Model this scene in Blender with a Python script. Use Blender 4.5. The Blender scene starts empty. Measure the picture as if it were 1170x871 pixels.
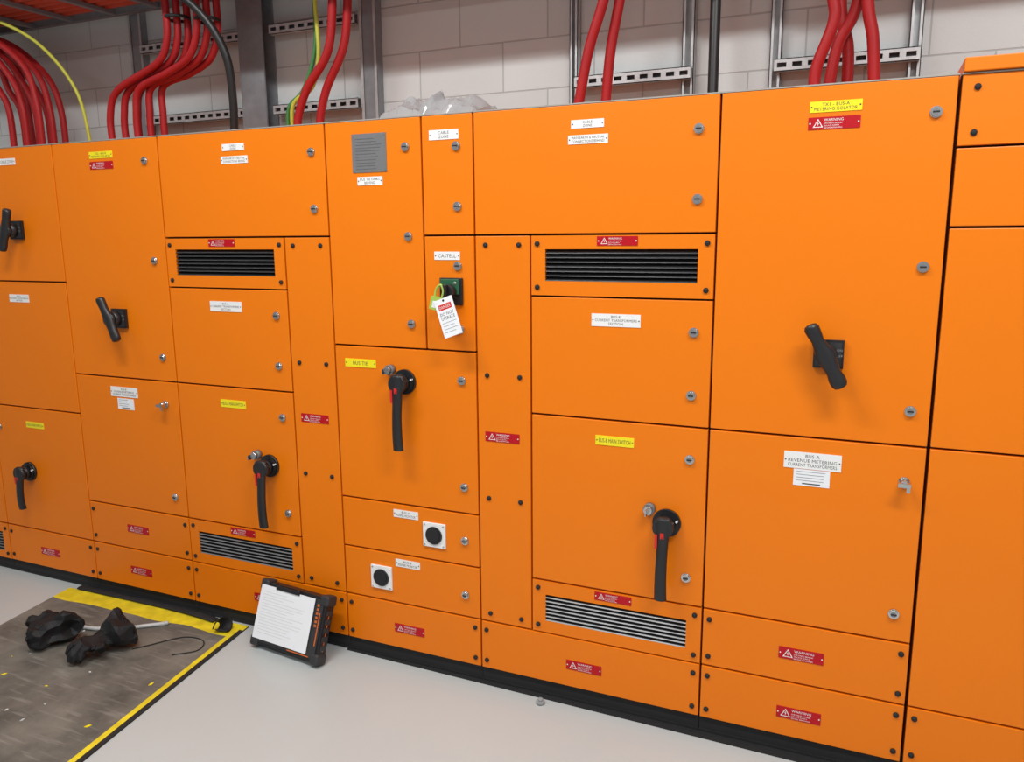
import bpy, bmesh, math, random
from mathutils import Vector, Matrix, noise
random.seed(4)
scene = bpy.context.scene
COL = scene.collection
scene.view_settings.view_transform = 'Standard'

# ------------------------------------------------------------------ materials
def mk(name, col, rough=.5, metal=0., var=.0, vscale=8., bump=0., bscale=200., spec=.5, alpha=1., coat=0., trans=0., emis=0.):
    m = bpy.data.materials.new(name); m.use_nodes = True
    nt = m.node_tree; b = nt.nodes['Principled BSDF']
    b.inputs['Base Color'].default_value = (*col, 1)
    b.inputs['Roughness'].default_value = rough
    b.inputs['Metallic'].default_value = metal
    b.inputs['Specular IOR Level'].default_value = spec
    b.inputs['Alpha'].default_value = alpha
    b.inputs['Coat Weight'].default_value = coat
    b.inputs['Transmission Weight'].default_value = trans
    if emis:
        b.inputs['Emission Color'].default_value = (*col, 1); b.inputs['Emission Strength'].default_value = emis
    tc = nt.nodes.new('ShaderNodeTexCoord')
    n = nt.nodes.new('ShaderNodeTexNoise'); n.inputs['Scale'].default_value = vscale; n.inputs['Detail'].default_value = 5
    nt.links.new(tc.outputs['Object'], n.inputs['Vector'])
    mx = nt.nodes.new('ShaderNodeMix'); mx.data_type = 'RGBA'
    mx.inputs[6].default_value = (*[c*(1-var) for c in col], 1)
    mx.inputs[7].default_value = (*[min(1, c*(1+var)) for c in col], 1)
    nt.links.new(n.outputs['Fac'], mx.inputs[0])
    nt.links.new(mx.outputs[2], b.inputs['Base Color'])
    if bump:
        n2 = nt.nodes.new('ShaderNodeTexNoise'); n2.inputs['Scale'].default_value = bscale
        nt.links.new(tc.outputs['Object'], n2.inputs['Vector'])
        bp = nt.nodes.new('ShaderNodeBump'); bp.inputs['Strength'].default_value = bump; bp.inputs['Distance'].default_value = .002
        nt.links.new(n2.outputs['Fac'], bp.inputs['Height']); nt.links.new(bp.outputs['Normal'], b.inputs['Normal'])
    return m

ORANGE = mk('orange_powder_coat', (.82, .192, .002), .36, var=.03, vscale=2, bump=.05, bscale=500, spec=.32)
GAP = mk('dark_gap', (.030, .010, .004), .8)
BLACK = mk('black_plastic', (.014, .014, .016), .38, var=.1)
BLACKM = mk('black_matte', (.012, .012, .013), .75, var=.2)
FABRIC = mk('black_glove_fabric', (.010, .010, .011), .6, var=.15, vscale=40, spec=.3)
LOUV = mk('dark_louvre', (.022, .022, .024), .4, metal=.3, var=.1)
LOUVL = mk('louvre_painted_highlight', (.30, .30, .30), .35, metal=.6, var=.1)  # overhead light on the lower vent lips, painted in as lighter metal
CHROME = mk('chrome', (.62, .62, .62), .25, metal=1., var=.05)
WHITE = mk('white_label', (.82, .82, .81), .4, var=.02)
PAPER = mk('white_paper', (.80, .82, .85), .8, var=.03)
YELLOW = mk('yellow_label', (.88, .74, .01), .4, var=.02)
RED = mk('red_label', (.46, .004, .012), .4, var=.02, spec=.3)
REDIN = mk('red_insert', (.62, .02, .015), .4, var=.02)
INK = mk('black_ink', (.04, .04, .04), .6)
INKW = mk('white_ink', (.80, .78, .78), .6)
INKG = mk('grey_ink', (.28, .28, .29), .6)
INKP = mk('pale_print', (.48, .48, .50), .7)
STEEL = mk('brushed_grey', (.20, .20, .205), .45, metal=.3, var=.08, vscale=30)
RIM = mk('top_rim_grey', (.36, .34, .31), .5, metal=.2, var=.1)
GALV = mk('galvanised_steel', (.50, .52, .53), .45, metal=.4, var=.25, vscale=35)
GALVD = mk('weathered_galvanised_steel', (.26, .28, .30), .5, metal=.3, var=.2, vscale=30)
DSTEEL = mk('dark_grey_steel', (.10, .105, .115), .5, var=.15)
REDC = mk('red_cable_sheath', (.35, .010, .012), .5, var=.15, vscale=10, spec=.3)
REDT = mk('orange_red_cable_sheath', (.60, .080, .035), .5, var=.15, vscale=10, spec=.35)
BLKC = mk('black_cable_sheath', (.015, .015, .015), .4, var=.1)
YGRN = mk('yellow_green_sheath', (.50, .50, .05), .45, var=.2)
GRN = mk('green_sheath', (.04, .20, .05), .45, var=.2)
GREEN = mk('green_plastic', (.02, .11, .05), .4, var=.1)
LOCKG = mk('padlock_yellow_green', (.36, .50, .08), .35, var=.1)
ORG2 = mk('dull_orange_accent', (.55, .12, .02), .5)
CASEG = mk('dark_grey_case_plastic', (.030, .030, .032), .5, var=.1)
TAPE = mk('dark_worn_tape', (.040, .038, .036), .7, var=.4, vscale=12)
RUBBER = mk('mat_yellow_border', (.80, .56, .015), .6, var=.5, vscale=16)
GREYT = mk('grey_tube', (.50, .52, .52), .45, var=.1)
CEIL = mk('ceiling_paint', (.62, .62, .60), .8, var=.02)
LAMP = mk('lamp_diffuser', (1, .98, .95), .5, emis=6)

def floor_mat():
    return mk('painted_concrete_floor', (.465, .505, .505), .38, var=.06, vscale=1.6, bump=.15, bscale=60)
def mat_mat():
    m = bpy.data.materials.new('worn_rubber_mat'); m.use_nodes = True; nt = m.node_tree; b = nt.nodes['Principled BSDF']
    b.inputs['Roughness'].default_value = .75
    tc = nt.nodes.new('ShaderNodeTexCoord')
    n = nt.nodes.new('ShaderNodeTexNoise'); n.inputs['Scale'].default_value = 4; n.inputs['Detail'].default_value = 9; n.inputs['Roughness'].default_value = .66
    r = nt.nodes.new('ShaderNodeValToRGB'); e = r.color_ramp.elements
    e[0].position = .32; e[0].color = (.070, .066, .057, 1); e[1].position = .70; e[1].color = (.200, .185, .155, 1)
    nt.links.new(tc.outputs['Object'], n.inputs['Vector']); nt.links.new(n.outputs['Fac'], r.inputs['Fac'])
    mp = nt.nodes.new('ShaderNodeMapping'); mp.inputs['Scale'].default_value = (2.5, 22, 1); mp.inputs['Rotation'].default_value = (0,0,.6)
    n2 = nt.nodes.new('ShaderNodeTexNoise'); n2.inputs['Scale'].default_value = 2.2; n2.inputs['Detail'].default_value = 4
    nt.links.new(tc.outputs['Object'], mp.inputs['Vector']); nt.links.new(mp.outputs[0], n2.inputs['Vector'])
    r2 = nt.nodes.new('ShaderNodeValToRGB'); e = r2.color_ramp.elements
    e[0].position = .56; e[0].color = (0,0,0,1); e[1].position = .78; e[1].color = (.7,.7,.7,1)
    nt.links.new(n2.outputs['Fac'], r2.inputs['Fac'])
    mx = nt.nodes.new('ShaderNodeMix'); mx.data_type = 'RGBA'; mx.inputs[7].default_value = (.29,.28,.25,1)
    nt.links.new(r2.outputs['Color'], mx.inputs[0]); nt.links.new(r.outputs['Color'], mx.inputs[6])
    nt.links.new(mx.outputs[2], b.inputs['Base Color'])
    return m
def wall_mat():
    m = bpy.data.materials.new('painted_blockwork'); m.use_nodes = True; nt = m.node_tree; b = nt.nodes['Principled BSDF']
    b.inputs['Roughness'].default_value = .75
    tc = nt.nodes.new('ShaderNodeTexCoord'); sp = nt.nodes.new('ShaderNodeSeparateXYZ'); cb = nt.nodes.new('ShaderNodeCombineXYZ')
    nt.links.new(tc.outputs['Object'], sp.inputs[0]); nt.links.new(sp.outputs['X'], cb.inputs['X']); 
    ad = nt.nodes.new('ShaderNodeMath'); ad.operation = 'ADD'; ad.inputs[1].default_value = .12
    nt.links.new(sp.outputs['Z'], ad.inputs[0]); nt.links.new(ad.outputs[0], cb.inputs['Y'])
    br = nt.nodes.new('ShaderNodeTexBrick'); br.inputs['Scale'].default_value = 1
    br.inputs['Brick Width'].default_value = .4; br.inputs['Row Height'].default_value = .2
    br.inputs['Mortar Size'].default_value = .004; br.inputs['Mortar Smooth'].default_value = .6
    br.inputs['Color1'].default_value = (.62, .665, .665, 1); br.inputs['Color2'].default_value = (.58, .625, .625, 1)
    br.inputs['Mortar'].default_value = (.42, .445, .445, 1)
    nt.links.new(cb.outputs[0], br.inputs['Vector'])
    n = nt.nodes.new('ShaderNodeTexNoise'); n.inputs['Scale'].default_value = 120; n.inputs['Detail'].default_value = 4
    nt.links.new(tc.outputs['Object'], n.inputs['Vector'])
    ma = nt.nodes.new('ShaderNodeMath'); ma.operation = 'MULTIPLY_ADD'; ma.inputs[1].default_value = -1.; 
    m2 = nt.nodes.new('ShaderNodeMath'); m2.operation = 'MULTIPLY'; m2.inputs[1].default_value = .35
    nt.links.new(n.outputs['Fac'], m2.inputs[0])
    nt.links.new(br.outputs['Fac'], ma.inputs[0]); nt.links.new(m2.outputs[0], ma.inputs[2])
    bp = nt.nodes.new('ShaderNodeBump'); bp.inputs['Strength'].default_value = .45; bp.inputs['Distance'].default_value = .004
    nt.links.new(ma.outputs[0], bp.inputs['Height']); nt.links.new(bp.outputs['Normal'], b.inputs['Normal'])
    nt.links.new(br.outputs['Color'], b.inputs['Base Color'])
    return m
FLOOR = floor_mat(); MATM = mat_mat(); WALL = wall_mat()
def plastic_mat():
    m = bpy.data.materials.new('clear_plastic_film'); m.use_nodes = True; b = m.node_tree.nodes['Principled BSDF']
    b.inputs['Base Color'].default_value = (.42, .44, .45, 1); b.inputs['Roughness'].default_value = .08
    b.inputs['Alpha'].default_value = .62; b.inputs['Specular IOR Level'].default_value = 1.
    return m
FILM = plastic_mat()

# ------------------------------------------------------------------ mesh builder
class MB:
    def __init__(s): s.bm = bmesh.new(); s.mats = []
    def mi(s, m):
        if m not in s.mats: s.mats.append(m)
        return s.mats.index(m)
    def box(s, x0, x1, y0, y1, z0, z1, m):
        i = s.mi(m); v = [s.bm.verts.new(p) for p in ((x0,y0,z0),(x1,y0,z0),(x1,y1,z0),(x0,y1,z0),(x0,y0,z1),(x1,y0,z1),(x1,y1,z1),(x0,y1,z1))]
        for f in ((0,3,2,1),(4,5,6,7),(0,1,5,4),(1,2,6,5),(2,3,7,6),(3,0,4,7)):
            s.bm.faces.new([v[k] for k in f]).material_index = i
    def cyl(s, c, axis, r, h, m, seg=24, r2=None, smooth=True):
        i = s.mi(m); q = Vector(axis).normalized().to_track_quat('Z', 'Y').to_matrix().to_4x4()
        res = bmesh.ops.create_cone(s.bm, cap_ends=True, segments=seg, radius1=r, radius2=r if r2 is None else r2, depth=h, matrix=Matrix.Translation(Vector(c)) @ q)
        fs = {f for v in res['verts'] for f in v.link_faces}
        for f in fs:
            f.material_index = i; f.smooth = smooth and len(f.verts) == 4
    def sphere(s, c, sc, m, seg=16):
        i = s.mi(m)
        M = Matrix.Translation(Vector(c)) @ Matrix.Diagonal((*sc, 1))
        res = bmesh.ops.create_uvsphere(s.bm, u_segments=seg, v_segments=max(6, seg//2), radius=1, matrix=M)
        for f in {f for v in res['verts'] for f in v.link_faces}: f.material_index = i; f.smooth = True
    def tube(s, pts, rad, m, seg=12, ref=(0,1,0), closed=False, cap=True):
        i = s.mi(m); pts = [Vector(p) for p in pts]; n = len(pts); rings = []; nn = Vector(ref)
        for k, p in enumerate(pts):
            if closed: t = (pts[(k+1) % n]-pts[k-1]).normalized()
            else: t = (pts[min(k+1, n-1)]-pts[max(k-1, 0)]).normalized()
            nv = nn - t*nn.dot(t)
            if nv.length < .05: nv = Vector((1,0,.1)) - t*Vector((1,0,.1)).dot(t)
            nv.normalize(); b = t.cross(nv); nn = nv
            ra = rad[k] if isinstance(rad, list) else rad
            a, bb = ra if isinstance(ra, tuple) else (ra, ra)
            rings.append([s.bm.verts.new(p + nv*a*math.cos(2*math.pi*j/seg) + b*bb*math.sin(2*math.pi*j/seg)) for j in range(seg)])
        for k in range(n if closed else n-1):
            A, B = rings[k], rings[(k+1) % n]
            for j in range(seg):
                f = s.bm.faces.new((A[j], A[(j+1) % seg], B[(j+1) % seg], B[j])); f.material_index = i; f.smooth = True
        if cap and not closed:
            s.bm.faces.new(rings[0][::-1]).material_index = i; s.bm.faces.new(rings[-1]).material_index = i
    def poly(s, pts, m):
        i = s.mi(m); f = s.bm.faces.new([s.bm.verts.new(p) for p in pts]); f.material_index = i
    def frame(s, x0, x1, z0, z1, a0, a1, b0, b1, y0, y1, m):
        i = s.mi(m)
        def ring(y, r): return [s.bm.verts.new((x, y, z)) for x, z in ((r[0], r[2]), (r[1], r[2]), (r[1], r[3]), (r[0], r[3]))]
        of, nf = ring(y0, (x0,x1,z0,z1)), ring(y0, (a0,a1,b0,b1)); ob, nb = ring(y1, (x0,x1,z0,z1)), ring(y1, (a0,a1,b0,b1))
        for k in range(4):
            j = (k+1) % 4
            for q in ((of[k],of[j],nf[j],nf[k]), (ob[j],ob[k],nb[k],nb[j]), (of[j],of[k],ob[k],ob[j]), (nf[k],nf[j],nb[j],nb[k])):
                s.bm.faces.new(q).material_index = i
    def text(s, txt, x, z, y, h, wmax, m, align='C'):
        w0, h0, vs, fs = text_geo(txt)
        sc = h/h0; sx = min(sc, wmax/w0) if w0 else sc
        i = s.mi(m); ox = -w0/2 if align == 'C' else 0
        V = [s.bm.verts.new((x+(a+ox)*sx, y, z+(b-h0/2)*sc)) for a, b in vs]
        for f in fs:
            try: s.bm.faces.new([V[k] for k in f]).material_index = i
            except ValueError: pass
    def obj(s, name, loc=(0,0,0), parent=None, bevel=0, recalc=False, rot=None):
        if recalc: bmesh.ops.recalc_face_normals(s.bm, faces=s.bm.faces[:])
        me = bpy.data.meshes.new(name); s.bm.to_mesh(me); s.bm.free()
        for m in s.mats: me.materials.append(m)
        return place(name, me, loc, parent, bevel, rot)
_tc = {}
def text_geo(t):
    if t not in _tc:
        cu = bpy.data.curves.new('tmp', 'FONT'); cu.body = t; cu.size = 1; cu.resolution_u = 2; cu.space_character = 1.06
        o = bpy.data.objects.new('tmp', cu); COL.objects.link(o)
        dg = bpy.context.evaluated_depsgraph_get(); me = bpy.data.meshes.new_from_object(o.evaluated_get(dg))
        vs = [(v.co.x, v.co.y) for v in me.vertices]; fs = [tuple(p.vertices) for p in me.polygons]
        x0 = min(v[0] for v in vs); w = max(v[0] for v in vs)-x0
        _tc[t] = (w, .7, [(a-x0, b) for a, b in vs], fs)
        bpy.data.objects.remove(o); bpy.data.curves.remove(cu); bpy.data.meshes.remove(me)
    return _tc[t]
WL = {}
def place(name, data, loc=(0,0,0), parent=None, bevel=0, rot=None):
    o = bpy.data.objects.new(name, data); COL.objects.link(o)
    loc = Vector(loc); WL[o.name] = loc
    if parent is not None:
        o.parent = parent; o.location = loc - WL[parent.name]
    else: o.location = loc
    if rot: o.rotation_euler = rot
    if bevel:
        b = o.modifiers.new('bevel', 'BEVEL'); b.width = bevel; b.segments = 2; b.limit_method = 'ANGLE'
    return o
def top(o, label, cat, group=None):
    o['label'] = label; o['category'] = cat
    if group: o['group'] = group
    return o
def empty(name, loc, label, cat, group=None):
    o = place(name, None, loc); o.empty_display_size = .1
    return top(o, label, cat, group)
def smooth_path(pts, n=8):
    P = [Vector(p) for p in pts]; P = [P[0]*2-P[1]] + P + [P[-1]*2-P[-2]]; out = []
    for i in range(1, len(P)-2):
        for k in range(n):
            t = k/n; a, b, c, d = P[i-1:i+3]
            out.append(.5*((2*b)+(c-a)*t+(2*a-5*b+4*c-d)*t*t+(3*b-a-3*c+d)*t**3))
    out.append(P[-2]); return out

# ------------------------------------------------------------------ room
def struct(mb, name, loc=(0,0,0)):
    o = mb.obj(name, loc); o['kind'] = 'structure'; return o
b = MB(); b.box(-6, 5, -6, .8, -.1, 0, FLOOR); struct(b, 'floor')
b = MB(); b.box(-6, 5, .7, .8, 0, 3.8, WALL); struct(b, 'wall_back')
b = MB(); b.box(-6.1, -6, -6, .8, 0, 3.8, WALL); struct(b, 'wall_left')
b = MB(); b.box(-6, 5, -6, .8, 3.8, 3.9, CEIL); struct(b, 'ceiling')

# ------------------------------------------------------------------ switchboard parts
G = .0033   # half gap
def door(cab, x0, x1, z0, z1, name='door', screws=None, y0=0.):
    cx, cz = (x0+x1)/2, (z0+z1)/2
    m = MB(); w, h = (x1-x0)/2-G, (z1-z0)/2-G
    m.box(-w, w, y0, y0+.02, -h, h, ORANGE)
    o = m.obj(name, (cx, 0, cz), cab, bevel=.0022)
    if screws:
        for sx, sz in screws: screw(o, sx, sz)
    return o
def corner(x0, x1, z0, z1, ix=.024, iz=.036):
    return [(x0+ix, z0+iz), (x1-ix, z0+iz), (x0+ix, z1-iz), (x1-ix, z1-iz)]
_scr = None
def screw(par, x, z):
    global _scr
    if _scr is None:
        m = MB(); m.cyl((0,-.002,0), (0,1,0), .0085, .005, BLACKM, 16); m.sphere((0,-.0045,0), (.0075,.003,.0075), BLACKM, 12)
        _scr = m.obj('screw', (x,0,z), par); return
    place('screw', _scr.data, (x,0,z), par)
def lock(par, x, z, key=False):
    m = MB()
    m.cyl((0,-.003,0), (0,1,0), .0155, .006, CHROME, 28)
    m.cyl((0,-.008,0), (0,1,0), .012, .006, CHROME, 24, r2=.0115)
    m.cyl((0,-.0115,0), (0,1,0), .008, .0012, STEEL, 20)
    m.box(-.0085, .0085, -.0128, -.010, -.002, .002, BLACKM)
    if key:
        m.cyl((0,-.020,0), (0,1,0), .0105, .024, CHROME, 20)
        m.box(-.017, .017, -.044, -.030, -.006, .006, CHROME)
        m.box(.006, .016, -.040, -.036, -.022, -.004, CHROME)
    m.obj('key_lock' if key else 'lock', (x,0,z), par)
def plate(par, x, z, w, h, kind, lines, name='label_plate'):
    m = MB(); base = dict(w=WHITE, y=YELLOW, r=RED)[kind]
    m.box(-w/2, w/2, -.0018, 0, -h/2, h/2, base)
    for sx in (-1, 1): m.cyl((sx*(w/2-.005), -.002, 0), (0,1,0), .0022, .0015, INK if kind != 'r' else INKW, 10)
    if kind == 'r':
        name = 'warning_plate'; s = h*.36; cx = -w/2+.014+s
        A = [(cx-s*1.1,-.0021,-s*.9),(cx+s*1.1,-.0021,-s*.9),(cx,-.0021,s)]
        B = [(cx-s*.80,-.0021,-s*.74),(cx+s*.80,-.0021,-s*.74),(cx,-.0021,s*.70)]
        for k in range(3):
            j = (k+1) % 3; m.poly([A[k],A[j],B[j],B[k]], INKW)
        m.poly([(cx+s*.1,-.0022,s*.45),(cx-s*.22,-.0022,-.08*s),(cx+.02*s,-.0022,-.02*s)], INKW)
        m.poly([(cx-s*.02,-.0022,s*.05),(cx+s*.22,-.0022,.0),(cx-.08*s,-.0022,-.6*s)], INKW)
        x0 = cx+s*1.3; wm = w/2-.009-x0
        m.text('WARNING', x0, h*.26, -.0021, h*.21, wm*.75, INKW, 'L')
        m.text('LIVE PARTS BEHIND', x0, -h*.02, -.0021, h*.11, wm*.9, INKW, 'L')
        m.text('ISOLATE SUPPLY', x0, -h*.2, -.0021, h*.11, wm*.8, INKW, 'L')
        m.text('BEFORE REMOVING', x0, -h*.38, -.0021, h*.11, wm*.85, INKW, 'L')
    else:
        n = len(lines); lh = h*.82/n
        for k, t in enumerate(lines):
            m.text(t, 0, h*.41-lh*(k+.5), -.0021, lh*.72 if n > 1 else h*.42, w-.024, INK)
    m.obj(name, (x,0,z), par)
def note(par, x, z, w, h):
    m = MB(); m.box(-w/2, w/2, -.0012, 0, -h/2, h/2, PAPER)
    for k in range(4):
        zz = h*(.36-.18*k); m.box(-w*.42, w*(.05+.35*random.random()), -.0015, -.0012, zz-.0009, zz+.0009, INKG)
    m.box(-w*.25, w*.25, -.0015, -.0012, -h*.40, -h*.33, INK)
    m.obj('paper_note', (x,0,z), par)
def pistol(par, x, z, klock=True, L=1., s=1.):
    m = MB()
    m.cyl((0,-.006,0), (0,1,0), .047*s, .012, BLACK, 40); m.cyl((0,-.016,0), (0,1,0), .043*s, .008, BLACK, 40, r2=.040*s)
    m.cyl((0,-.032,0), (0,1,0), .031*s, .03, BLACK, 32); m.cyl((0,-.055,0), (0,1,0), .034*s, .024, BLACK, 32)
    P = smooth_path([(0,-.055,.035*s),(0,-.058,.0),(0,-.060,-.05*L),(-.002,-.064,-.12*L),(-.003,-.064,-.19*L),(-.003,-.060,-.243*L),(-.003,-.059,-.252*L)], 5)
    n = len(P); R = []
    for k in range(n):
        t = k/(n-1); wd = .030-.011*min(1, t*3) + .004*max(0, (t-.5)*1.5)
        e = 1 if t < .93 else .75 if t < .98 else .35
        if k == 0: e = .5
        R.append((.014*e*s, wd*e*s))
    m.tube(P, R, BLACK, 16)
    m.box(-.0248*s, -.016*s, -.0705, -.052, -.070*L, -.022*L, REDIN)
    m.box(-.006, .006, -.0730, -.070, -.034, -.014, REDIN)
    m.cyl((.036*s,-.011,.012*s), (0,1,0), .004*s, .024, INKW, 10)
    m.obj('rotary_handle', (x,0,z), par)
    if klock:
        m = MB(); c = (-.058,0,.043)
        m.cyl((c[0],-.012,c[2]), (0,1,0), .019, .024, STEEL, 28); m.cyl((c[0],-.030,c[2]), (0,1,0), .014, .014, CHROME, 24)
        m.box(c[0]-.0015, c[0]+.0015, -.066, -.036, c[2]-.010, c[2]+.010, CHROME)
        m.obj('key_switch', (x,0,z), par)
def barhandle(par, x, z, ang, L=.205, sq=.042, dx=.006):
    m = MB(); m.box(-sq+dx, sq+dx, -.014, 0, -sq, sq, BLACK)
    m.box(-sq*.85+dx, sq*.85+dx, -.0165, -.014, -sq*.85, sq*.85, CASEG)
    m.text('ON', sq*.72+dx, sq*.3, -.0168, .007, .02, INKG); m.text('OFF', sq*.72+dx, -sq*.1, -.0168, .007, .02, INKG)
    m.cyl((0,-.03,0), (0,1,0), .031, .035, BLACK, 32)
    m.cyl((0,-.054,0), (0,1,0), .029, .022, BLACK, 32)
    d = Vector((math.sin(ang), 0, math.cos(ang)))
    ts = [-.5,-.485,-.44,-.36,-.25,-.12,0,.12,.25,.36,.44,.485,.5]; ws = [.010,.018,.023,.024,.020,.024,.029,.023,.018,.021,.022,.017,.009]
    P = [d*(t*L)+Vector((0,-.058-.006*abs(t),0)) for t in ts]
    m.tube(P, [(min(w,.017), w) for w in ws], BLACK, 16)
    m.obj('rotary_handle', (x,0,z), par)
def vent(cab, x0, x1, z0, z1, a0, a1, b0, b1, lip=None):
    cx, cz = (x0+x1)/2, (z0+z1)/2; w, h = (x1-x0)/2-G, (z1-z0)/2-G
    m = MB(); m.frame(-w, w, -h, h, a0-cx, a1-cx, b0-cz, b1-cz, 0, .02, ORANGE)
    o = m.obj('vent_panel', (cx,0,cz), cab, recalc=True)
    for s_ in corner(x0, x1, z0, z1, .025, .03): screw(o, *s_)
    m = MB(); A0, A1, B0, B1 = a0-cx, a1-cx, b0-cz, b1-cz
    m.box(A0-.004, A1+.004, .0185, .0215, B0-.004, B1+.004, BLACKM)
    n = 7; p = (B1-B0)/n
    for k in range(n):
        zt = B1-p*k-.001
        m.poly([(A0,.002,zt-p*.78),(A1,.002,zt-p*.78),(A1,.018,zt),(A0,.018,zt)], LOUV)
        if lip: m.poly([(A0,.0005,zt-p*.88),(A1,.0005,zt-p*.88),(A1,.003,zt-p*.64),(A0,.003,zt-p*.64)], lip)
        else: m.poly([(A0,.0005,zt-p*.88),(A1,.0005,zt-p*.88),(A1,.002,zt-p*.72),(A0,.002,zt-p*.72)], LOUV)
    m.obj('louvre_grille', (cx,0,cz), o)
    return o
def cabinet(x0, x1, label, topz=2.10, depth=.56):
    r = empty('switchboard_cabinet', ((x0+x1)/2, 0, 0), label, 'electrical cabinet', 'orange switchboard cabinets')
    cx = (x0+x1)/2; hw = (x1-x0)/2-.0008
    m = MB(); m.box(-hw, hw, .0215, .03, .06, topz-.004, GAP); m.box(-hw, hw, .03, depth, .06, topz, ORANGE)
    m.box(-hw, hw, -.001, .0305, topz-.0025, topz+.0015, RIM)
    m.obj('body', (cx,0,0), r)
    m = MB(); m.box(-hw, hw, .012, depth, 0, .0595, BLACKM); m.box(-hw, hw, .0085, .012, .002, .012, BLACKM)
    m.obj('plinth', (cx,0,0), r)
    return r

xz, xa, xb, xc, xcs, xd, xds, xe, xes, xf, xg, xh, xi = -3.32, -2.696, -2.074, -1.4456, -.8242, -.6111, -.2022, 0, .2096, .8246, 1.4487, 1.4515, 2.09
T, z1, z2, z3, z4, z5, B = 2.10, 1.6888, 1.4838, 1.073, .4593, .2553, .06
za1, za2, zd1, zd2, zd3, zg1, zg2 = 1.494, .8831, 1.2785, .6686, .4619, 1.9114, 1.6988

c = cabinet(xz, xa, 'orange steel switchboard cabinet with a louvred base vent')
d = door(c, xz, xa, z3, T); lock(d, xa-.07, 2.0)
d = door(c, xz, xa, z5, z3); lock(d, xa-.07, .95)
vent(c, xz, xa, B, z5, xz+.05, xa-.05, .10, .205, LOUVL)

# A
c = cabinet(xa, xb, 'orange steel switchboard cabinet with two black rotary handles')
d = door(c, xa, xb, za1, T); plate(d, -2.375, 2.037, .11, .029, 'w', ['CABLE ZONE']); barhandle(d, -2.360, 1.730, math.radians(20), .20); lock(d, xa+.04, 2.0)
d = door(c, xa, xb, za2, za1); plate(d, -2.402, 1.414, .135, .036, 'w', ['BUS-A', 'CURRENT TRANSFORMERS', 'SECTION']); lock(d, xa+.04, 1.40); lock(d, xa+.04, .98)
d = door(c, xa, xb, z5, za2); plate(d, -2.397, .799, .125, .03, 'y', ['BUS-A MAIN SWITCH']); pistol(d, -2.470, .560, False, .70, 1.0); lock(d, -2.66, .771)
d = door(c, xa, xb, B, z5, 'cover_panel', corner(xa, xb, B, z5)); plate(d, -2.392, .148, .133, .036, 'r', 0)

# B
c = cabinet(xb, xc, 'orange steel switchboard cabinet with diagonal black isolator handle')
d = door(c, xb, xc, z3, T); plate(d, -1.773, 2.040, .138, .028, 'y', ['TX2 - BUS-B', 'METERING ISOLATOR']); plate(d, -1.774, 1.997, .138, .032, 'r', 0)
lock(d, -1.520, 2.005); lock(d, -1.513, 1.594); lock(d, -1.512, 1.180); barhandle(d, -1.752, 1.342, math.radians(-24), .205)
d = door(c, xb, xc, z4, z3); plate(d, -1.770, 1.008, .165, .045, 'w', ['BUS-B', 'REVENUE METERING', 'CURRENT TRANSFORMERS']); note(d, -1.766, .953, .10, .05)
lock(d, -1.520, .972, True); lock(d, -1.511, .548)
d = door(c, xb, xc, z5, z4, 'cover_panel', corner(xb, xc, z5, z4)); plate(d, -1.766, .357, .133, .036, 'r', 0)
d = door(c, xb, xc, B, z5, 'cover_panel', corner(xb, xc, B, z5)); plate(d, -1.770, .151, .133, .036, 'r', 0)

def main_tier(x0, xs, x1, bus, label, stripx, order):
    c = cabinet(x0, x1, label)
    d = door(c, x0, x1, z1, T)
    if order == 'C': m0, m1, s0, s1 = x0, xs, xs, x1
    else: m0, m1, s0, s1 = xs, x1, x0, xs
    mc = (m0+m1)/2
    tx = (x0+x1)/2-.018 if order == 'C' else (x0+x1)/2-.004
    plate(d, tx, 2.036, .110, .026, 'w', ['CABLE', 'ZONE']); plate(d, tx+.002, 1.988, .134, .028, 'w', ['MAIN EARTH & NEUTRAL', 'CONNECTIONS BEHIND'])
    lock(d, x1-.062, 2.0); lock(d, x1-.060, 1.792)
    v = vent(c, m0, m1, z2, z1, m0+.053, m1-.053, 1.535, 1.641); plate(v, mc-.005, 1.667, .136, .030, 'r', 0)
    d = door(c, m0, m1, z3, z2); plate(d, mc-.006, 1.410, .166, .042, 'w', ['BUS-'+bus, 'CURRENT TRANSFORMERS', 'SECTION']); lock(d, m1-.058, 1.381); lock(d, m1-.060, 1.178)
    d = door(c, m0, m1, z4, z3); plate(d, mc-.004, 1.002, .134, .033, 'y', ['BUS-%s MAIN SWITCH' % bus]); lock(d, m1-.058, .966); lock(d, m1-.058, .558)
    pistol(d, (-.963 if order == 'C' else .698), (.755 if order == 'C' else .742))
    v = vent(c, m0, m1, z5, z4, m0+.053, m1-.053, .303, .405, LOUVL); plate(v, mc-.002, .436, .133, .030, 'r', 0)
    zs = [1.655, 1.198, .742, .290]
    d = door(c, s0, s1, z5, z1, 'cover_panel', [(x, z) for z in zs for x in (s0+.042, s1-.042)]); plate(d, stripx, .975, .133, .035, 'r', 0)
    d = door(c, x0, x1, B, z5, 'cover_panel', corner(x0, x1, B, z5)); plate(d, (x0+x1)/2-.002, .150, .133, .036, 'r', 0)
    return c
main_tier(xc, xcs, xd, 'A', 'orange steel switchboard cabinet with bus A main switch', -.722, 'C')
main_tier(xe, xes, xf, 'B', 'orange steel switchboard cabinet with bus B main switch', .098, 'E')

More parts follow.
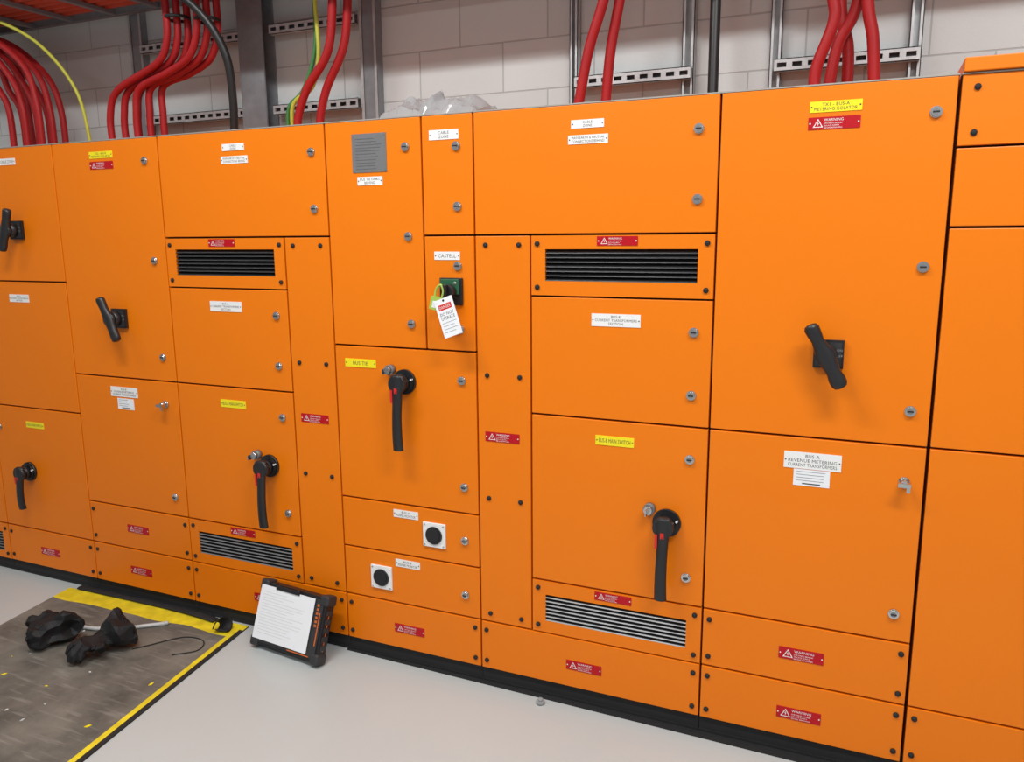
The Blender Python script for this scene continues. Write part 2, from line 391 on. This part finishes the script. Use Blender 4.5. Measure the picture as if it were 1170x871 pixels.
# D bus tie
c = cabinet(xd, xe, 'orange steel bus tie cabinet with a grey nameplate')
d = door(c, xd, xds, zd1, T)
m = MB(); m.box(-.073, .073, -.002, 0, -.068, .068, STEEL)
for k in range(11): m.box(-.058, .02+.035*random.random(), -.0024, -.002, .050-.0105*k-.0015, .050-.0105*k+.001, DSTEEL)
for sx in (-1,1):
    for sz in (-1,1): m.cyl((sx*.066,-.0025,sz*.061), (0,1,0), .003, .002, CHROME, 10)
m.obj('rating_plate', (-.418,0,1.984), d)
plate(d, -.419, 1.886, .107, .030, 'w', ['BUS TIE LINKS', 'BEHIND']); lock(d, -.266, 1.998); lock(d, -.264, 1.687); lock(d, -.262, 1.371)
d = door(c, xds, xe, z1, T); plate(d, -.112, 2.031, .115, .033, 'w', ['CABLE', 'ZONE']); lock(d, -.064, 1.991); lock(d, -.063, 1.788)
d = door(c, xds, xe, zd1, z1); plate(d, -.109, 1.618, .102, .029, 'w', ['CASTELL']); lock(d, -.066, 1.583); lock(d, -.060, 1.358)
m = MB(); m.box(-.045, .045, -.010, 0, -.048, .048, BLACK); m.box(-.040, .034, -.016, -.010, -.010, .044, GREEN)
m.cyl((0,-.025,0), (0,1,0), .026, .04, BLACK, 28); m.box(-.008,.008,-.062,-.04,-.026,.026,BLACK); m.cyl((.02,-.014,.03),(0,1,0),.006,.01,CHROME,14)
m.obj('key_interlock', (-.092,0,1.493), d, bevel=.002)
d = door(c, xd, xe, zd2, zd1); plate(d, -.494, 1.212, .139, .032, 'y', ['BUS TIE']); lock(d, -.060, 1.172); lock(d, -.058, .771); pistol(d, -.298, 1.153)
d = door(c, xd, xe, zd3, zd2); plate(d, -.315, .630, .110, .031, 'w', ['BUS-A', 'POWER MONITOR']); lock(d, -.060, .562)
def portbtn(d, x, z):
    m = MB(); m.box(-.048, .048, -.008, 0, -.048, .048, WHITE); m.cyl((0,-.010,0), (0,1,0), .035, .006, BLACK, 36); m.cyl((0,-.014,0), (0,1,0), .027, .006, BLACKM, 32)
    for sx in (-1,1):
        for sz in (-1,1): m.cyl((sx*.040,-.009,sz*.040), (0,1,0), .0035, .003, CHROME, 10)
    m.obj('meter_socket', (x,0,z), d, bevel=.001)
portbtn(d, -.189, .566)
d = door(c, xd, xe, z5, zd3); plate(d, -.314, .426, .110, .031, 'w', ['BUS-B', 'POWER MONITOR']); lock(d, -.062, .345); portbtn(d, -.434, .354)
d = door(c, xd, xe, B, z5, 'cover_panel', corner(xd, xe, B, z5)); plate(d, -.316, .149, .135, .036, 'r', 0)

# F
c = cabinet(xf, xg, 'orange steel metering isolator cabinet with large diagonal black handle')
d = door(c, xf, xg, z3, T); plate(d, 1.144, 2.039, .138, .030, 'y', ['TX1 - BUS-A', 'METERING ISOLATOR']); plate(d, 1.142, 1.994, .138, .034, 'r', 0)
lock(d, 1.398, 2.006); lock(d, 1.397, 1.591); lock(d, 1.395, 1.178); barhandle(d, 1.160, 1.334, math.radians(-28))
d = door(c, xf, xg, z4, z3); plate(d, 1.139, 1.000, .165, .052, 'w', ['BUS-A', 'REVENUE METERING', 'CURRENT TRANSFORMERS']); note(d, 1.139, .946, .105, .052)
lock(d, 1.394, .965, True); lock(d, 1.395, .550)
d = door(c, xf, xg, z5, z4, 'cover_panel', corner(xf, xg, z5, z4)); plate(d, 1.140, .356, .136, .040, 'r', 0)
d = door(c, xf, xg, B, z5, 'cover_panel', corner(xf, xg, B, z5)); plate(d, 1.143, .147, .136, .040, 'r', 0)

# G
c = cabinet(xh, xi, 'orange steel end cabinet with raised top cap and plain panels')
m = MB(); m.box(-(xi-xh)/2+.004, (xi-xh)/2, -.012, .56, 0, .036, ORANGE); m.obj('top_cap', ((xh+xi)/2,0,T+.003), c, bevel=.003)
d = door(c, xh, xi, zg1, T, 'cover_panel', corner(xh, xi, zg1, T, .040, .036))
door(c, xh, xi, zg2, zg1, 'cover_panel')
d = door(c, xh, xi, z3, zg2); lock(d, xi-.06, 1.591); lock(d, xi-.06, 1.178)
d = door(c, xh, xi, z5, z3); lock(d, xi-.06, .965); lock(d, xi-.06, .35)
door(c, xh, xi, B, z5, 'cover_panel', corner(xh, xi, B, z5))

# ------------------------------------------------------------------ padlock and tag
m = MB(); m.box(-.022, .022, -.026, 0, -.046, 0, LOCKG)
m.tube(smooth_path([(-.014,-.013,-.002),(-.014,-.013,.026),(0,-.013,.044),(.014,-.013,.026),(.014,-.013,-.002)], 6), .0045, LOCKG, 8)
m.box(-.012,.012,-.0265,-.026,-.038,-.014,WHITE)
o = m.obj('padlock', (-.116, -.046, 1.476), None, bevel=.002, rot=(0, math.radians(14), 0)); top(o, 'small yellow-green padlock hanging on the key interlock', 'padlock')
m = MB(); W_, H_ = .074, .136
m.box(-W_/2, W_/2, -.0008, 0, -H_, 0, PAPER)
m.box(-W_*.36, W_*.36, -.0012, -.0008, -.040, -.020, REDIN); m.text('DANGER', 0, -.030, -.0015, .011, W_*.62, INKW)
m.cyl((0,-.001,-.008), (0,1,0), .004, .001, BLACKM, 14)
for k, t in enumerate(('DO NOT', 'OPERATE')): m.text(t, 0, -.054-.015*k, -.0012, .011, W_*.75, INK)
for k in range(4): m.box(-W_*.38, W_*(.38-.15*(k % 2)), -.0012, -.0008, -.086-.011*k, -.0842-.011*k, INKG)
o = m.obj('safety_tag', (-.090, -.076, 1.474), None, rot=(math.radians(-4), math.radians(-20), 0)); top(o, 'white card danger tag with red header hanging from the padlock', 'tag')

# ------------------------------------------------------------------ wall steelwork
def vstrut(x, w=.041, mat=GALV, z0=0, z1_=3.75, lab='galvanised vertical strut channel fixed to the block wall', dep=.041, solid=False):
    m = MB(); h = w/2
    m.box(-h, -h+.003, -dep, 0, z0, z1_, mat); m.box(h-.003, h, -dep, 0, z0, z1_, mat)
    if solid:
        m.box(-h+.012, h-.012, -dep+.006, -dep+.010, z0, z1_, mat)
        m.box(-h, -h+.013, -dep-.001, -dep+.003, z0, z1_, GALV); m.box(h-.013, h, -dep-.001, -dep+.003, z0, z1_, GALV)
    else:
        m.box(-h, h, -.003, 0, z0, z1_, mat)
        m.box(-h, -h+.011, -dep, -dep+.003, z0, z1_, mat); m.box(h-.011, h, -dep, -dep+.003, z0, z1_, mat)
    o = m.obj('strut_channel', (x, .699, 0)); top(o, lab, 'strut channel', 'wall strut channels')
def hrail(x0, x1, z):
    m = MB(); h = .022; L = x1-x0; y0, y1 = -.0, .003
    m.box(0, L, y0, y1, .008, h, GALV); m.box(0, L, y0, y1, -h, -.008, GALV)
    m.box(0, L, y0, .025, h-.003, h, GALV); m.box(0, L, y0, .025, -h, -h+.003, GALV)
    m.box(0, L, .023, .025, -h, h, DSTEEL)  # dark back sheet stands in for the shade inside the slots
    n = int(L/.05); 
    for k in range(n+1):
        a = k*L/n-.010; m.box(max(0, a), min(L, a+.020), y0, y1, -.008, .008, GALV)
    o = m.obj('slotted_rail', (x0, .630, z)); top(o, 'galvanised slotted horizontal rail bolted across vertical struts', 'slotted rail', 'slotted wall rails')
vstrut(-2.235, .085, GALVD, lab='broad grey galvanised vertical channel fixed to the block wall', solid=True)
vstrut(-.832, .085, GALVD, dep=.05, lab='broad grey galvanised vertical channel fixed to the block wall', solid=True)
vstrut(.127, .034); vstrut(.583, .045); vstrut(.900, .041); vstrut(1.355, .041)
hrail(-2.18, -1.52, 2.278); hrail(-1.36, -.885, 2.278); hrail(.14, .60, 2.283); hrail(.90, 1.37, 2.280)
hrail(-2.18, -1.52, 2.625); hrail(-1.36, -.885, 2.635)
m = MB(); m.box(-.072, .072, -.045, -.037, 0, 3.8, GALVD); m.box(-.072, .072, .037, .045, 0, 3.8, GALVD); m.box(-.004, .004, -.037, .037, 0, 3.8, GALVD)
o = m.obj('steel_column', (-1.455, .654, 0)); top(o, 'grey steel I-section column against the wall', 'steel column')

# cable ladder
r = empty('cable_ladder', (-.7, .33, 2.79), 'galvanised overhead cable ladder carrying red power cables', 'cable ladder')
for yy in (.04, .60):
    m = MB(); m.box(-2.9, 2.7, -.002, .002, 0, .085, GALVD); m.box(-2.9, 2.7, -.014, .014, 0, .003, GALVD); m.box(-2.9, 2.7, -.012, .012, .082, .085, GALVD)
    m.obj('side_rail', (-.7, yy, 2.79), r)
x = -3.5
while x < 2:
    m = MB(); m.box(-.014, .014, -.279, .279, 0, .018, GALVD); m.obj('rung', (x, .32, 2.793), r); x += .3
def cable(pts, rad, mat, name, lab, group, gland=True):
    P = smooth_path(pts, 8); m = MB(); m.tube(P, rad, mat, 12)
    if gland:
        e = P[-1]; m.cyl((e.x, e.y, 2.111), (0,0,1), rad*1.3, .018, BLACKM, 20)
    o = m.obj(name); top(o, lab, 'cable', group); return o
for k in range(10):
    y = .075+k*.053
    cable([(-3.55,y,2.833),(-2.0,y+.002*random.uniform(-1,1),2.833),(0,y,2.833),(1.95,y,2.833)], .0215, REDT, 'red_power_cable', 'orange-red power cable lying on the overhead cable ladder', 'red cables on the cable ladder', False)
E = 2.104; TZ = 2.786
gl = 'red cables dropping into the cabinets'
lb = 'thick red power cable arching down into the cabinet top'
for k in range(8):
    xe_ = -2.42-.050*k; yy = .22+.034*((k*3) % 8)
    cable([(-3.6,yy,2.765-.008*k),(-3.15,yy,2.765-.010*k),(-2.82-.016*k,yy,2.70-.014*k),(xe_-.09,yy,2.52-.01*k),(xe_-.01,yy,2.33),(xe_,yy,E)], .0155, REDC, 'red_power_cable', lb, gl)
for k in range(3):
    yy = .22+.034*8+.03*k
    cable([(-3.3,yy,2.765),(-2.95-.05*k,yy,2.64),(-2.87-.06*k,yy,2.4),(-2.85-.07*k,yy,E)], .0145, REDC, 'red_power_cable', lb, gl)
cable([(-3.5,.18,2.765),(-2.95,.18,2.775),(-2.68,.18,2.735),(-2.39,.22,2.60),(-2.23,.28,2.38),(-2.185,.30,E)], .008, YGRN, 'earth_cable', 'thin yellow-green earth cable arching down into the cabinet', 'earth cables')
for k in range(6):
    a = k < 3; j = k % 3
    x0 = (-1.63 if a else -1.475)+.024*j; yy = .28+.036*j+.018*(0 if a else 1)
    ends = [-2.02,-1.972,-1.925,-1.875,-1.83,-1.785]
    mid = [(x0,yy,TZ-.006),(x0+.005,yy,2.68)] + ([(x0-.002,yy,2.55),(-1.70+.026*j,yy,2.455)] if a else [(x0+.0,yy,2.57),(-1.53+.026*j,yy,2.47),(-1.66+.024*j,yy,2.415)])
    cable(mid+[((ends[k]*.8+(-1.70)*.2),yy,2.36+.008*j),(ends[k],yy,2.25),(ends[k],yy,E)], .016, REDC, 'red_power_cable', lb, gl)
def tie(c, R, ax=(0,0,1), ry=None):
    m = MB(); q = Vector(ax).to_track_quat('Z','Y')
    m.tube([Vector(c)+q@Vector((R*math.cos(t), (ry or R)*math.sin(t), 0)) for t in [i*math.pi/12 for i in range(24)]], (.007,.0035), BLACKM, 6, ref=ax, closed=True)
    o = m.obj('cable_tie'); top(o, 'black cable tie wrapped around the red cable bundle', 'cable tie', 'black cable ties')
tie((-1.600,.316,2.64), .054); tie((-1.448,.334,2.62), .054)
cable([(-1.62,.20,2.765),(-1.50,.20,2.72),(-1.37,.24,2.60),(-1.305,.28,2.45),(-1.31,.31,2.28),(-1.335,.33,E)], .0175, BLKC, 'black_cable', 'thick black cable curving down into the cabinet top', 'black cables')
cable([(-.79,.35,TZ-.01),(-.795,.35,2.65),(-.83,.35,2.44),(-.945,.35,2.30),(-1.0,.35,2.18),(-1.0,.35,E)], .0175, REDC, 'red_power_cable', lb, gl)
cable([(-.745,.39,TZ-.01),(-.75,.39,2.65),(-.78,.39,2.46),(-.875,.39,2.30),(-.915,.39,2.18),(-.915,.39,E)], .0175, REDC, 'red_power_cable', lb, gl)
cable([(-.93,.42,TZ-.01),(-.935,.42,2.65),(-.93,.42,2.45),(-.97,.42,2.32),(-1.06,.40,2.25),(-1.07,.40,E)], .009, YGRN, 'earth_cable', 'thin yellow-green earth cable running down beside red cables', 'earth cables')
cable([(-.965,.45,TZ-.01),(-.965,.45,2.5),(-1.03,.44,2.32),(-1.10,.42,2.24),(-1.11,.42,E)], .009, GRN, 'earth_cable', 'thin green earth cable running down beside red cables', 'earth cables')
lb2 = 'thick red power cable dropping straight down into the cabinet top'
cable([(.40,.33,TZ-.01),(.36,.33,2.52),(.30,.33,2.33),(.255,.33,E)], .0185, REDC, 'red_power_cable', lb2, gl)
cable([(.44,.38,TZ-.01),(.40,.38,2.52),(.365,.38,2.33),(.345,.38,E)], .0185, REDC, 'red_power_cable', lb2, gl)
cable([(.705,.55,TZ-.01),(.70,.55,2.6),(.705,.52,E)], .019, BLKC, 'black_cable', 'thick black cable hanging vertically along the block wall', 'black cables')
for pts in ([(1.08,.31,TZ-.01),(1.10,.31,2.44),(1.11,.31,2.34),(1.065,.31,2.2),(1.065,.31,E)],
            [(1.20,.40,TZ-.01),(1.175,.40,2.42),(1.12,.40,2.28),(1.095,.40,E)],
            [(1.11,.45,TZ-.01),(1.12,.45,2.42),(1.15,.45,2.28),(1.155,.45,E)],
            [(1.19,.355,TZ-.01),(1.20,.355,2.42),(1.225,.355,2.28),(1.24,.355,E)]):
    cable(pts, .0185, REDC, 'red_power_cable', lb2, gl)

# plastic film on the cabinet top : ridged folds
bm = bmesh.new(); nx, ny = 40, 22; V = []
def ridge(x, y, s, k):
    n = noise.noise(Vector((x*s, y*s, k))); return (1-abs(n)*2.6)
for j in range(ny+1):
    for i in range(nx+1):
        u, v = i/nx, j/ny; x = -.19+.38*u; y = -.14+.28*v
        e = max(0, math.sin(math.pi*u))**.4*max(0, math.sin(math.pi*v))**.4
        h = e*(.012+.066*max(0, ridge(x, y, 8, 3))+.032*max(0, ridge(x, y, 20, 8)))
        V.append(bm.verts.new((x+.03*noise.noise(Vector((x*9,y*9,9))), y+.02*noise.noise(Vector((x*9,y*9,29))), h+.001)))
for j in range(ny):
    for i in range(nx):
        a = j*(nx+1)+i; bm.faces.new((V[a], V[a+1], V[a+nx+2])); bm.faces.new((V[a], V[a+nx+2], V[a+nx+1]))
me = bpy.data.meshes.new('plastic_film'); bm.to_mesh(me); bm.free(); me.materials.append(FILM)
o = place('plastic_film', me, (-.20, .16, 2.103)); top(o, 'crumpled clear plastic film lying on the cabinet top', 'plastic film')

# ------------------------------------------------------------------ floor items
m = MB(); P0, P1, P2, P3 = Vector((-2.225,-.04,0)), Vector((-1.135,-.010,0)), Vector((-.83,-2.05,0)), Vector((-1.90,-2.10,0))
def bil(u, v): return (P0*(1-u)+P1*u)*(1-v)+(P3*(1-u)+P2*u)*v
N = 26
for a in range(N):
    u0, u1 = a/N, (a+1)/N
    w0, w1 = .050+.010*noise.noise(Vector((u0*6,0,3))), .050+.010*noise.noise(Vector((u1*6,0,3)))
    m.poly([(p.x,p.y,.006) for p in (bil(u0,0),bil(u0,w0),bil(u1,w1),bil(u1,0))], RUBBER)
    m.poly([(p.x,p.y,.006) for p in (bil(u0,w0),bil(u0,1),bil(u1,1),bil(u1,w1))], MATM)
for u0, u1, mt in ((.960,.982,RUBBER),(.982,1,BLACKM)):
    m.poly([(p.x,p.y,.0063) for p in (bil(u0,.02 if mt is BLACKM else 0),bil(u0,1),bil(u1,1),bil(u1,.02 if mt is BLACKM else 0))], mt)
cs = [P0,P3,P2,P1]
for k in range(4):
    p, q = cs[k], cs[(k+1) % 4]; m.poly([(p.x,p.y,0),(q.x,q.y,0),(q.x,q.y,.006),(p.x,p.y,.006)], BLACKM)
q = [bil(.0,.355), bil(.0,.415), bil(.60,.495), bil(.60,.450)]
m.poly([(p.x,p.y,.0064) for p in q], TAPE)
o = m.obj('rubber_mat'); top(o, 'worn dark grey rubber mat with yellow border by the cabinets', 'mat')
m = MB(); m.tube(smooth_path([(-2.17,-.026,.0125),(-1.9,-.02,.0125),(-1.6,-.016,.0125),(-1.42,-.024,.015),(-1.30,-.034,.0125)],6), (.005,.020), BLACKM, 10, ref=(0,0,1))
o = m.obj('rubber_strip'); top(o, 'black rubber edging strip lying along the mat by the plinth', 'rubber strip')
m = MB(); m.tube([(-1.235+.006*i/3, -.085-.026*math.cos(i*.32), .032+.022*math.sin(i*.32)) for i in range(19)], (.003,.030), BLACKM, 8, ref=(0,0,1))
o = m.obj('rolled_rubber_offcut'); top(o, 'small rolled black rubber offcut on the mat corner', 'rubber offcut')

# rugged case with paper
lean = math.radians(20); W2, H2, TH = .372, .270, .052
r = empty('storage_clipboard', (-.822, -.166, TH*math.sin(lean)+.001), 'black rugged storage clipboard with paper form leaning on the cabinets', 'clipboard')
r.rotation_euler = (-lean, 0, math.radians(-6))
def kid(m, name, bevel=0):
    o = m.obj(name, (0,0,0), None, bevel=bevel); o.parent = r; o.location = (0,0,0); return o
m = MB(); m.box(-W2/2+.008, W2/2-.008, .004, TH, .008, H2-.008, BLACK); m.box(-W2/2+.02, W2/2-.02, 0, .005, .02, H2-.02, CASEG)
for k in range(6): m.box(W2/2-.050, W2/2-.038, -.0012, 0, .222-.016*k, .232-.016*k, ORG2)
m.box(W2/2-.033, W2/2-.027, -.0012, 0, .07, .20, ORG2)
m.box(.02, W2/2-.05, -.0012, 0, .021, .026, ORG2)
for k in range(5): m.box(W2/2-.010, W2/2-.004, .012, .044, .055+.034*k, .076+.034*k, CASEG)
m.box(W2/2-.008, W2/2-.0065, .026, .032, .05, .21, ORG2)
kid(m, 'case_body', .003)
for sx in (-1,1):
    for sz in (0,1):
        m = MB(); xx = sx*(W2/2-.020); zz = .020 if sz == 0 else H2-.020
        m.box(xx-.022, xx+.022, -.004, TH+.003, zz-.022, zz+.022, CASEG); o = kid(m, 'corner_bumper', .010); o.modifiers[0].segments = 3
m = MB(); px0, px1, pz0, pz1 = -W2/2+.012, W2/2-.062, .032, H2-.020
m.box(px0, px1, -.0058, -.0045, pz0, pz1, PAPER)
for k in range(15):
    zz = pz1-.026-.0118*k; a = px0+.02; m.box(a, a+(px1-px0-.05)*random.uniform(.4,1), -.0062, -.0058, zz, zz+.0010, INKP)
kid(m, 'paper_sheet')
m = MB(); m.box(-.09, .04, -.011, -.003, H2-.026, H2-.010, BLACK); kid(m, 'clip', .002)

# gauntlet gloves
def glove(loc, rz, flip, lab, sc, sd, seed):
    m = MB()
    m.sphere((0,0,.030), (.062,.056,.028), FABRIC, 16)
    for k, (fx, L, sp) in enumerate(((-.042,.036,-.3),(-.014,.048,-.08),(.014,.044,.10),(.042,.034,.30))):
        P = smooth_path([(fx*.9,.03,.034),(fx+sp*.03,.03+L*.6,.050-.010*(k % 2)),(fx+sp*L,.035+L*.95,.030),(fx+sp*L,.03+L*.95,.012)], 4)
        n = len(P); m.tube(P, [(.015-.005*(i/(n-1)), .019-.006*(i/(n-1))) for i in range(n)], FABRIC, 10)
    P = smooth_path([(flip*.04,-.02,.026),(flip*.076,.0,.032),(flip*.088,.038,.016)], 4); n = len(P); m.tube(P, [(.017-.006*(i/(n-1)))for i in range(n)], FABRIC, 10)
    rr = [(.0,.054,.026),(.035,.056,.022),(.07,.072,.042),(.105,.094,.058),(.130,.106,.050)]
    P = [(0,-.03-a,.030+.026*(a/.13)) for a,_,_ in rr]
    m.tube(P, [(c_, b_) for a,b_,c_ in rr], FABRIC, 20, ref=(0,0,1))
    o = m.obj('work_glove', loc, None, rot=(0,0,rz)); o.scale = sc
    md = o.modifiers.new('remesh','REMESH'); md.mode = 'VOXEL'; md.voxel_size = .006; md.use_smooth_shade = False
    tx = bpy.data.textures.new('folds','VORONOI'); tx.noise_scale = sd
    dm = o.modifiers.new('folds','DISPLACE'); dm.texture = tx; dm.strength = .055; dm.mid_level = .5; dm.texture_coords = 'LOCAL'
    tx = bpy.data.textures.new('sag','CLOUDS'); tx.noise_scale = .10
    dm = o.modifiers.new('sag','DISPLACE'); dm.texture = tx; dm.strength = .05; dm.mid_level = .5; dm.texture_coords = 'LOCAL'; dm.direction = 'Z'
    dc = o.modifiers.new('facets','DECIMATE'); dc.ratio = .09
    top(o, lab, 'glove', 'work gloves on the mat')
glove((-1.89,-.40,.022), math.radians(62), 1, 'crumpled black work glove lying on the rubber mat', (1.1,1.0,1.0), .07, 1)
glove((-1.55,-.46,.022), math.radians(165), -1, 'crumpled black work glove lying beside a thin black wire', (1.0,.95,1.05), .075, 2)
m = MB(); m.tube(smooth_path([(-1.80,-.315,.016),(-1.72,-.300,.015),(-1.62,-.255,.014),(-1.55,-.20,.014),(-1.48,-.145,.014)],6), .0085, GREYT, 12); m.sphere((-1.477,-.143,.016), (.010,.010,.009), GREYT, 12)
o = m.obj('flexible_tube'); top(o, 'pale grey flexible tube lying across the mat behind the gloves', 'tube')
m = MB(); m.tube(smooth_path([(-1.44,-.36,.010),(-1.40,-.31,.010),(-1.32,-.20,.009),(-1.22,-.19,.009),(-1.18,-.26,.009),(-1.25,-.33,.009)],6), .0022, BLACKM, 8)
o = m.obj('thin_wire'); top(o, 'thin black wire looping on the rubber mat', 'wire')
for k in range(24):
    u, v = random.uniform(.12,.92), random.uniform(.08,.5); p = bil(u, v); s = random.uniform(.004,.013)
    m = MB(); mt = random.choice([YELLOW, WHITE, GREYT, GREYT, GREYT])
    a = random.uniform(0,3); ca, sa = math.cos(a), math.sin(a)
    pts = [(s,0),(s*.2,s*.5),(-s,.2*s),(-.3*s,-.5*s)]; lo = [(x*ca-y*sa, x*sa+y*ca) for x,y in pts]
    V0 = [m.bm.verts.new((x,y,0)) for x,y in lo]; V1 = [m.bm.verts.new((x,y,.002)) for x,y in lo]; m.mi(mt)
    m.bm.faces.new(V1); m.bm.faces.new(V0[::-1])
    for q in range(4): m.bm.faces.new((V0[q],V0[(q+1)%4],V1[(q+1)%4],V1[q]))
    o = m.obj('debris_scrap', (p.x,p.y,.0065)); top(o, 'tiny scrap of debris on the rubber mat', 'debris', 'scraps on the mat')
m = MB(); m.cyl((0,0,.006), (0,0,1), .016, .012, FILM, 20); m.cyl((0,0,.016),(0,0,1),.008,.01,FILM,16)
o = m.obj('clear_cap', (.262,-.05,0)); top(o, 'small clear plastic cap on the floor by the plinth', 'cap')
m = MB(); i = m.mi(BLACKM); pr = [(-.62,-.004),(1.95,-.045),(1.95,.007),(-.62,.007)]  # flat black band on the floor, wider towards the right
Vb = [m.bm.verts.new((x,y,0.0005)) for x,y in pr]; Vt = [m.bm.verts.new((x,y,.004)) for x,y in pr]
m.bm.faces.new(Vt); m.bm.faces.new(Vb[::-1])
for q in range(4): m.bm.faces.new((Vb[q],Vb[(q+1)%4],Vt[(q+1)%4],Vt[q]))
o = m.obj('dark_floor_strip'); top(o, 'black tapered strip along the foot of the plinth', 'seal strip')

# ------------------------------------------------------------------ lights
def batten(x, y, power, L=1.5):
    r = empty('ceiling_batten', (x,y,3.7), 'white linear ceiling batten light', 'ceiling light', 'ceiling batten lights')
    m = MB(); m.box(-L/2, L/2, -.05, .05, .0, .06, WHITE); m.obj('housing', (x,y,3.72), r)
    m = MB(); m.box(-L/2+.01, L/2-.01, -.04, .04, -.02, 0, LAMP); m.obj('diffuser', (x,y,3.72), r)
    ld = bpy.data.lights.new('batten_light','AREA'); ld.shape = 'RECTANGLE'; ld.size = L; ld.size_y = .12; ld.energy = power; ld.color = (1,.99,.98)
    lo = bpy.data.objects.new('batten_light', ld); COL.objects.link(lo); lo.location = (x,y,3.68)
batten(-3.4, -1.5, 18); batten(-.6, -1.5, 66); batten(2.0, -1.6, 74)
batten(-.6, -4.0, 30); batten(2.0, -4.0, 46)
w = bpy.data.worlds.new('world'); scene.world = w; w.use_nodes = True
w.node_tree.nodes['Background'].inputs[0].default_value = (.94,.97,1,1); w.node_tree.nodes['Background'].inputs[1].default_value = .34

# ------------------------------------------------------------------ camera
yaw, pitch, roll = .4160, -.1805, -.0087
f = Vector((-math.sin(yaw)*math.cos(pitch), math.cos(yaw)*math.cos(pitch), math.sin(pitch)))
rt = f.cross(Vector((0,0,1))).normalized(); up = rt.cross(f)
c_, s_ = math.cos(roll), math.sin(roll); R_, U_ = rt*c_+up*s_, -rt*s_+up*c_
cd = bpy.data.cameras.new('camera'); cd.sensor_width = 36; cd.lens = 915.2923*36/1170; cd.clip_start = .05
co = bpy.data.objects.new('camera', cd); COL.objects.link(co)
M = Matrix((( R_.x,U_.x,-f.x,1.2561),(R_.y,U_.y,-f.y,-2.5323),(R_.z,U_.z,-f.z,1.6890),(0,0,0,1)))
co.matrix_world = M; scene.camera = co
